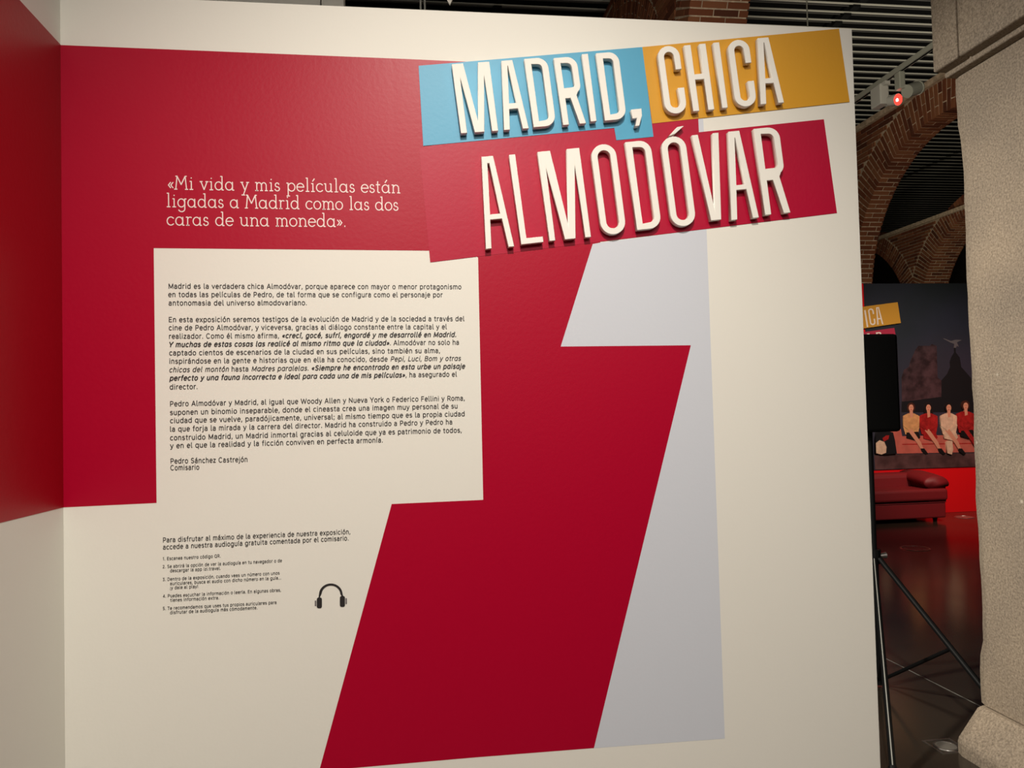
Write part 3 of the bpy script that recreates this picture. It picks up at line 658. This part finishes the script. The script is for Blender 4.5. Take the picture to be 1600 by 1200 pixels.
# granite piers under the springings
for X0, X1, ys in ((2.45, 3.0, (6.765,)), (6.0, 6.34, (5.72, 10.02)), (10.2, 10.75, (10.05, 14.35))):
    for yy in ys:
        t = tag(box('stone_pier', (X0, yy - .30, 0), (X1, yy + .30, 3.05 if X0 < 3 else 2.3), M['granite'], None, .01), 'granite pier carrying a brick arcade, mostly hidden', 'pier', 'granite piers under the arcades')

# ------------------------------------------------------------ lighting track and spotlights above right
TX, TZ = 3.4, 3.82
tr = thing('lighting_track', 'grey ceiling lighting track running away above the right edge of the display wall', 'track', (TX, 4.8, TZ))
box('rail', (TX - .018, 3.3, TZ - .018), (TX + .018, 6.3, TZ + .018), M['track'], tr, .002)
box('conductor_slot', (TX - .006, 3.32, TZ - .0215), (TX + .006, 6.28, TZ - .0175), M['void'], tr)
for yy in (3.5, 6.0): tube('suspension_rod', (TX, yy, TZ + .018), (TX, yy, CEIL + .03), .006, M['track'], tr)
M['redlens'] = mat('red_lit_lens', (.8, .05, .04), .2, .5, emit=(1, .03, .02), estr=3.0)
M['bulb'] = mat('lamp_glow', (1, .8, .7), .2, .5, emit=(1, .75, .6), estr=25.0)
s1_ = thing('track_spotlight', 'pale grey track spotlight with a glowing red lens', 'spotlight', (TX, 5.04, TZ - .02), 'track spotlights')
box('driver_box', (TX - .035, 5.0, TZ - .17), (TX + .035, 5.12, TZ - .022), M['fixture'], s1_, .008)
box('adapter', (TX - .02, 4.96, TZ - .045), (TX + .02, 5.14, TZ - .0185), M['fixture'], s1_, .004)
h0_ = Vector((TX + .03, 4.99, TZ - .155)); hd = Vector((.25, -1, -.25)).normalized()
hd_ = tube('lamp_head', h0_ - hd * -.0, h0_ + hd * .07, .036, M['fixture'], s1_, .042, 20)
bm = bmesh.new(); tube_bm(bm, h0_ + hd * .0705, h0_ + hd * .073, .037, .037, 20); o = finish(bm, 'lens', M['redlens'], s1_); o['label'] = 'glowing red lens'
bm = bmesh.new(); tube_bm(bm, h0_ + hd * .0735 + Vector((-.01, 0, -.004)), h0_ + hd * .075 + Vector((-.01, 0, -.004)), .010, .010, 12); o = finish(bm, 'bulb', M['bulb'], s1_)
s2_ = thing('track_spotlight', 'grey unlit track spotlight with a round can head', 'spotlight', (TX, 4.84, TZ - .02), 'track spotlights')
box('driver_box', (TX - .022, 4.80, TZ - .14), (TX + .022, 4.86, TZ - .022), M['track'], s2_, .006)
tube('lamp_head', (TX + .03, 4.80, TZ - .165), (TX + .13, 4.83, TZ - .125), .045, M['track'], s2_, .045, 20)
tube('lamp_rim', (TX + .128, 4.83, TZ - .126), (TX + .137, 4.833, TZ - .1225), .05, M['track'], s2_, .05, 20)

# ------------------------------------------------------------ things seen over the display wall
tag(box('wall_behind', (-3.0, 3.52, 0), (onY(500, 5, 3.5).x, 3.60, 3.9), M['white'], None, .004), 'plain pale partition behind the display wall', None, kind='structure')
o = tag(box('square_post', (onY(502, 5, 3.5).x, 3.5, 0), (onY(537, 5, 3.5).x, 3.6, 6.6), M['white'], None, .004), 'white square post rising behind the display wall at the top', 'post')
rp = thing('hanging_rods', 'pair of thin pale rods behind the top edge of the display wall', 'rod', (.09, 3.5, 3.2))
for px in (657, 663.5):
    xx = onY(px, 5, 3.5).x; tube('rod', (xx, 3.5, 2.9), (xx, 3.5, 6.63), .0045, M['fixture'], rp, n=8)
tip = onY(703, 8, 3.0)
pd = thing('hanging_arrow', 'small white pointed tip hanging just above the display wall', 'pendant', (tip.x, 3.0, tip.z))
loops_mesh('arrow_tip', [[(tip.x, tip.z), (tip.x + .035, tip.z + .075), (tip.x + .012, tip.z + .06), (tip.x + .012, tip.z + .2), (tip.x - .012, tip.z + .2), (tip.x - .012, tip.z + .06), (tip.x - .035, tip.z + .075)]], 2.995, 3.005, M['letter'], pd)
tube('wire', (tip.x, 3.0, tip.z + .19), (tip.x, 3.0, 6.63), .002, M['fixture'], pd, n=6)

# ------------------------------------------------------------ red wall with mural
RY = 9.5
rw = tag(box('wall_red', (4.0, RY, 0), (12.0, RY + .12, 3.092), M['redwall'], None, .003), 'bright red partition behind the sofa', None, kind='structure')
ML = onY(1355, 600, RY).x; MB, MT = .605, 3.09
mu = thing('photo_mural', 'dark night-time photo mural of four seated women on the red wall', 'mural', (ML + 1.2, RY - .01, MB))
def P1(name, c1, **k): return mat(name, c1, .45, .3, **k)
pm = {
 'sky': mat('mural_night_sky', (.020, .026, .028), .4, .3, col2=(.030, .032, .050), nscale=.8),
 'tower': P1('mural_tower', (.040, .024, .028), noise=.5, nscale=9), 'dome': P1('mural_dome', (.009, .010, .012)),
 'ground': P1('mural_ground', (.085, .045, .045), noise=.35, nscale=6), 'sofa': P1('mural_sofa', (.44, .12, .09), noise=.12, nscale=8),
 'skin': P1('mural_skin', (.55, .28, .18)), 'yellow': P1('mural_yellow', (.52, .31, .13), noise=.15, nscale=20), 'red': P1('mural_red', (.30, .015, .015), noise=.25, nscale=20),
 'cream': P1('mural_cream', (.60, .47, .33), noise=.12, nscale=20), 'hair': P1('mural_hair', (.05, .018, .012)), 'darkhair': P1('mural_dark_hair', (.012, .010, .010)),
 'black': P1('mural_black', (.010, .009, .009)), 'grey': P1('mural_grey', (.10, .10, .11))}
loops_mesh('backdrop', [[(ML, MB), (ML + 2.6, MB), (ML + 2.6, MT), (ML, MT)]], RY - .012, RY - .0005, pm['sky'], mu)
lay = [0]
def pr(name, pts, m, crop=(1320, 560, 6.6667)):
    lay[0] += 1; k = .0125 + lay[0] * .0006
    return loops_mesh(name, [pxloop([(crop[0] + x / crop[2], crop[1] + y_ / crop[2]) for x, y_ in pts], RY)], RY - k, RY - .012, pm[m] if isinstance(m, str) else m, mu)
pr('printed_tower', [(590, 520), (585, 200), (610, 120), (660, 90), (680, 20), (730, -90), (760, -130), (880, -130), (900, -150), (950, -130), (960, 200), (1000, 230), (1000, 520)], 'tower')
pr('printed_dome', [(1000, 520), (1000, 230), (1060, 160), (1090, 90), (1085, 40), (1100, -10), (1130, -60), (1130, -140), (1145, -140), (1150, -60), (1190, -10), (1200, 50), (1205, 90), (1260, 150), (1320, 220), (1345, 520)], 'dome')
pr('printed_statue', [(1128, -110), (1132, -150), (1090, -165), (1016, -206), (1024, -208), (1100, -180), (1150, -195), (1210, -190), (1160, -165), (1180, -120), (1160, -130), (1150, -110)], 'grey')
pr('printed_dark_hedge', [(585, 560), (585, 450), (700, 440), (1000, 400), (1345, 420), (1345, 560)], 'dome')
pr('printed_ground', [(300, 1000), (1360, 985), (1370, 1126), (310, 1158)], 'ground')
pr('printed_couch', [(420, 760), (495, 738), (575, 735), (590, 810), (1360, 790), (1360, 975), (590, 990), (525, 990), (510, 900), (500, 800)], 'sofa')
pr('printed_couch_edge', [(590, 890), (1340, 880), (1340, 890), (590, 900)], 'red')
def fig(hx, hy, top, hair, y0=0, legs=None, skirt='black', longhair=False, wdt=80):
    pr('printed_hair', ell(hx, hy, 42, 52) if not longhair else [(hx - 45, hy - 30), (hx - 20, hy - 55), (hx + 25, hy - 50), (hx + 48, hy), (hx + 50, hy + 130), (hx - 40, hy + 130)], hair)
    pr('printed_torso', [(hx - 30, hy + 60), (hx + 30, hy + 60), (hx + wdt, hy + 85), (hx + wdt + 8, hy + 190), (hx + wdt - 8, hy + 270), (hx - wdt + 20, hy + 280), (hx - wdt - 5, hy + 190), (hx - wdt, hy + 85)], top)
    pr('printed_neck', [(hx - 16, hy + 30), (hx + 16, hy + 30), (hx + 20, hy + 95), (hx - 8, hy + 105)], 'skin')
    pr('printed_face', ell(hx, hy + 4, 25, 36), 'skin')
    pr('printed_mouth', ell(hx, hy + 22, 8, 3, n=8), 'red')
    for k in (-9, 9): pr('printed_eye', ell(hx + k, hy - 4, 4, 2.5, n=6), 'black')
    pr('printed_skirt', [(hx - 50, hy + 260), (hx + 70, hy + 250), (hx + 95, hy + 310), (hx + 60, hy + 350), (hx - 50, hy + 320)], skirt)
    pr('printed_leg', [(hx - 40, hy + 235), (hx + 5, hy + 225), (hx + 100, hy + 360), (hx + 130, hy + 440), (hx + 105, hy + 445), (hx + 60, hy + 370)], legs or 'skin')
    pr('printed_shoe', [(hx + 95, hy + 425), (hx + 135, hy + 425), (hx + 175, hy + 480), (hx + 150, hy + 490), (hx + 110, hy + 460)], 'black')
    for s_ in (-1, 1): pr('printed_arm', [(hx + s_ * (wdt - 22), hy + 85), (hx + s_ * (wdt + 4), hy + 90), (hx + s_ * (wdt + 6), hy + 190), (hx + s_ * 12, hy + 245), (hx + s_ * 8, hy + 222), (hx + s_ * (wdt - 26), hy + 175)], top)
fig(682, 512, 'yellow', 'hair', skirt='black')
fig(858, 512, 'red', 'darkhair', skirt='red', longhair=True, wdt=88)
fig(1066, 512, 'cream', 'darkhair', skirt='cream')
fig(1238, 492, 'red', 'hair', skirt='black', legs='red', wdt=86)
pr('printed_handbag', [(1035, 870), (1060, 855), (1095, 860), (1105, 950), (1090, 1000), (1045, 985)], 'cream')
pr('printed_foliage', [(300, 840), (310, 770), (400, 750), (480, 770), (500, 850), (520, 990), (400, 1000), (300, 990)], 'dome')
pr('printed_flowerpot', [(302, 880), (340, 850), (390, 870), (412, 920), (408, 980), (360, 1000), (305, 985)], 'cream')
pr('printed_flower', [(370, 830), (410, 800), (440, 800), (430, 840), (385, 865)], 'red')
# little title repeated on the mural corner
c3_ = (1320, 400, 6.6667)
pmy, pmc, pmw = mat('mural_ochre', (.60, .29, .03), .5), mat('mural_crimson', (.42, .02, .06), .5), mat('mural_white', (.82, .72, .64), .5)
pr('printed_panel', [(-420, 610), (527, 486), (560, 702), (-380, 840)], pmy, c3_)
pr('printed_panel', [(-420, 880), (492, 752), (515, 880), (-390, 1010)], pmc, c3_)
def mural_letter(TL, loops, u=.13, v=.16):
    lay[0] += 1
    Ls = [pxloop([(c3_[0] + (TL[0] + a_ + v * b_) / c3_[2], c3_[1] + (TL[1] - u * a_ + b_) / c3_[2]) for a_, b_ in lp_], RY) for lp_ in loops]
    loops_mesh('printed_letter', Ls, RY - .0125 - lay[0] * .0006, RY - .012, pmw, mu)
mural_letter((178, 570), gI(175, 16))
mural_letter((215, 556), gC(172, 58, 14))
mural_letter((303, 540), gA(180, 28, -18, 46, 14))
mural_letter((80, 583), gH(172, 58, 14)); mural_letter((5, 595), gC(172, 58, 14))
mural_letter((300, 800), gR(185, 54, 13)); mural_letter((205, 812), gA(185, 26, -20, 44, 13)); mural_letter((140, 830), gV(185, 58, 17, 40, 12))

# ------------------------------------------------------------ sofa
sf = thing('sofa', 'red leather sofa with rolled arms in front of the red wall', 'sofa', (5.6, 9.0, 0))
SXr, SXl = 6.60, 4.55
def sbox(n, lo, hi, bv=.03): return box(n, lo, hi, M['sofa'], sf, bv, 3)
sbox('base', (SXl + .02, 8.82, .05), (SXr, 9.40, .245), .02)
sbox('seat_cushion', (SXl + .26, 8.79, .265), (5.58, 9.22, .415), .035)
sbox('seat_cushion', (5.585, 8.79, .265), (SXr + .02, 9.22, .415), .035)
sbox('backrest', (SXl + .15, 9.18, .25), (SXr - .15, 9.40, .585), .06)
def arm(x0, x1, nm='armrest'):
    cx = (x0 + x1) / 2; r = (x1 - x0) / 2 + .03; bm = bmesh.new()
    prof = [(x0 + .02, .245), (x0 + .02, .45)] + [(cx + r * math.cos(a_), .49 + .085 * math.sin(a_) ) for a_ in [PI * 1.12 - PI * 1.24 * i / 14 for i in range(15)]] + [(x1 - .02, .45), (x1 - .02, .245)]
    def ring(yy, dz): return [bm.verts.new((x, yy, z + (dz if z > .3 else 0))) for x, z in prof]
    rs = [ring(8.83, -.02), ring(8.86, .0), ring(9.0, .02), ring(9.2, .04), ring(9.40, .03)]
    for a1, a2 in zip(rs, rs[1:]):
        for i in range(len(prof)): j = (i + 1) % len(prof); bm.faces.new((a1[i], a1[j], a2[j], a2[i]))
    bm.faces.new(rs[0]); bm.faces.new(rs[-1][::-1])
    return finish(bm, nm, M['sofa'], sf, 0, True)
arm(SXr - .24, SXr + .03); arm(SXl, SXl + .24)
for x in (SXl + .12, SXr - .1):
    for yy in (8.9, 9.32): tube('foot', (x, yy, 0), (x, yy, .055), .022, M['blackmetal'], sf, .03)
box('base_piping', (SXl + .02, 8.812, .24), (SXr, 8.83, .250), M['sofa'], sf, .003)

# ------------------------------------------------------------ loudspeaker on tripod
TP = Vector((2.478, 3.9, 0))
sp = thing('loudspeaker', 'black loudspeaker standing on a tripod behind the display wall edge', 'loudspeaker', (2.52, 3.92, 1.372))
xr_ = onY(1405, 600, 3.80).x + .006
box('cabinet', (xr_ - .27, 3.80, 1.372), (xr_, 4.05, 1.897), M['black'], sp, .018, 3)
box('grille', (xr_ - .25, 4.052, 1.40), (xr_ - .02, 4.064, 1.87), M['blackmetal'], sp, .004)
st = thing('speaker_stand', 'black tripod speaker stand with spread legs between display wall and pillar', 'stand', tuple(TP))
tube('pole', TP + Vector((0, 0, .70)), TP + Vector((0, 0, 1.37)), .0175, M['blackmetal'], st)
tube('lower_tube', TP + Vector((0, 0, .02)), TP + Vector((0, 0, .72)), .022, M['blackmetal'], st)
hub = TP + Vector((0, 0, .70))
tube('hub_collar', hub - Vector((0, 0, .04)), hub + Vector((0, 0, .035)), .036, M['blackmetal'], st)
tube('brace_collar', TP + Vector((0, 0, .015)), TP + Vector((0, 0, .07)), .033, M['blackmetal'], st)
o = tube('locking_knob', hub + Vector((.03, -.01, .0)), hub + Vector((.062, -.015, .003)), .014, M['steel'], st, .017); o['label'] = 'steel locking knob'
def leg(foot, brace=True):
    foot = Vector(foot); d = Vector((foot.x - TP.x, foot.y - TP.y, 0)).normalized()
    top = hub + d * .045; top.z -= .01
    lg = tube('leg', top, foot + Vector((0, 0, .02)), .0135, M['blackmetal'], st)
    e = (foot - top).normalized()
    bm = bmesh.new(); tube_bm(bm, foot + Vector((0, 0, .022)) - e * .05, foot + Vector((0, 0, .012)), .018, .02); finish(bm, 'rubber_foot', M['black'], lg)
    m_ = top.lerp(foot, .50)
    box_c = top
    tube('brace', TP + d * .03 + Vector((0, 0, .045)), m_, .009, M['blackmetal'], st)
    return lg
def solve_leg(px, py, spread):
    best = None
    for k in range(-900, 600):
        a_ = math.radians(k / 10); f = TP + Vector((math.cos(a_), math.sin(a_), 0)) * spread
        d = Vector((f.x - TP.x, f.y - TP.y, 0)).normalized(); t0 = hub + d * .045
        for s_ in range(10, 31):
            p = t0.lerp(f, s_ / 30) - Vector((0, 0, EYE)); zc = p.dot(fwd)
            e = abs(p.dot(right) / zc * F + 800 - px) + abs(p.dot(down) / zc * F + 600 - py)
            if best is None or e < best[0]: best = (e, f)
    return best[1]
fB = onZ(1397, 1225); fA = solve_leg(1510, 1050, .95)
lb = leg(fB); leg(fA)
e = Vector((-1, .35, 0)).normalized() * .8; leg(TP + e)
d = Vector((fB.x - TP.x, fB.y - TP.y, 0)).normalized(); t0 = hub + d * .045; t0.z -= .01
off = (Vector((0, 0, EYE)) - t0.lerp(fB, .5)).normalized() * .0145
o = tube('leg_highlight_strip', t0 + off, fB + off + Vector((0, 0, .02)), .0034, M['fixture'], lb, n=8); o['label'] = 'pale strip standing in for the highlight along the leg'  # pale tube on the camera side stands in for the leg's highlight

# ------------------------------------------------------------ recessed floor lights
def floor_light(cx, cy, r, label, square=False):
    t = thing('floor_light', label, 'floor light', (cx, cy, 0), 'recessed floor lights')
    bm = bmesh.new(); n = 32
    r0 = [bm.verts.new((cx + r * math.cos(2 * PI * i / n), cy + r * math.sin(2 * PI * i / n), .0005)) for i in range(n)]
    r1 = [bm.verts.new((cx + r * .97 * math.cos(2 * PI * i / n), cy + r * .97 * math.sin(2 * PI * i / n), .004)) for i in range(n)]
    r2 = [bm.verts.new((cx + r * .86 * math.cos(2 * PI * i / n), cy + r * .86 * math.sin(2 * PI * i / n), .004)) for i in range(n)]
    r3 = [bm.verts.new((cx + r * .85 * math.cos(2 * PI * i / n), cy + r * .85 * math.sin(2 * PI * i / n), .0005)) for i in range(n)]
    for a1, a2 in ((r0, r1), (r1, r2), (r2, r3), (r3, r0)):
        for i in range(n): bm.faces.new((a1[i], a1[(i + 1) % n], a2[(i + 1) % n], a2[i]))
    finish(bm, 'rim', M['steel'], t)
    bm = bmesh.new(); tube_bm(bm, (cx, cy, .0006), (cx, cy, .0025), r * .84, r * .84, 32); finish(bm, 'glass', M['glass'], t)
    if square:
        k = r * 1.3; bm = bmesh.new()
        for lo, hi in (((cx - k, cy - k), (cx + k, cy - k + .008)), ((cx - k, cy + k - .008), (cx + k, cy + k)), ((cx - k, cy - k + .008), (cx - k + .008, cy + k - .008)), ((cx + k - .008, cy - k + .008), (cx + k, cy + k - .008))):
            bm_box(bm, (*lo, .0005), (*hi, .003))
        finish(bm, 'square_frame', M['steel'], t)
for px, py, r, lab, sq in ((1430, 857, .145, 'round recessed floor light in the open floor before the sofa', False), (1507, 808, .12, 'farthest round floor light beside the sofa at the red wall', False), (1478, 1166, .052, 'small round floor light in a square frame by the pillar foot', True)):
    p = onZ(px, py); floor_light(p.x, p.y, r, lab, sq)
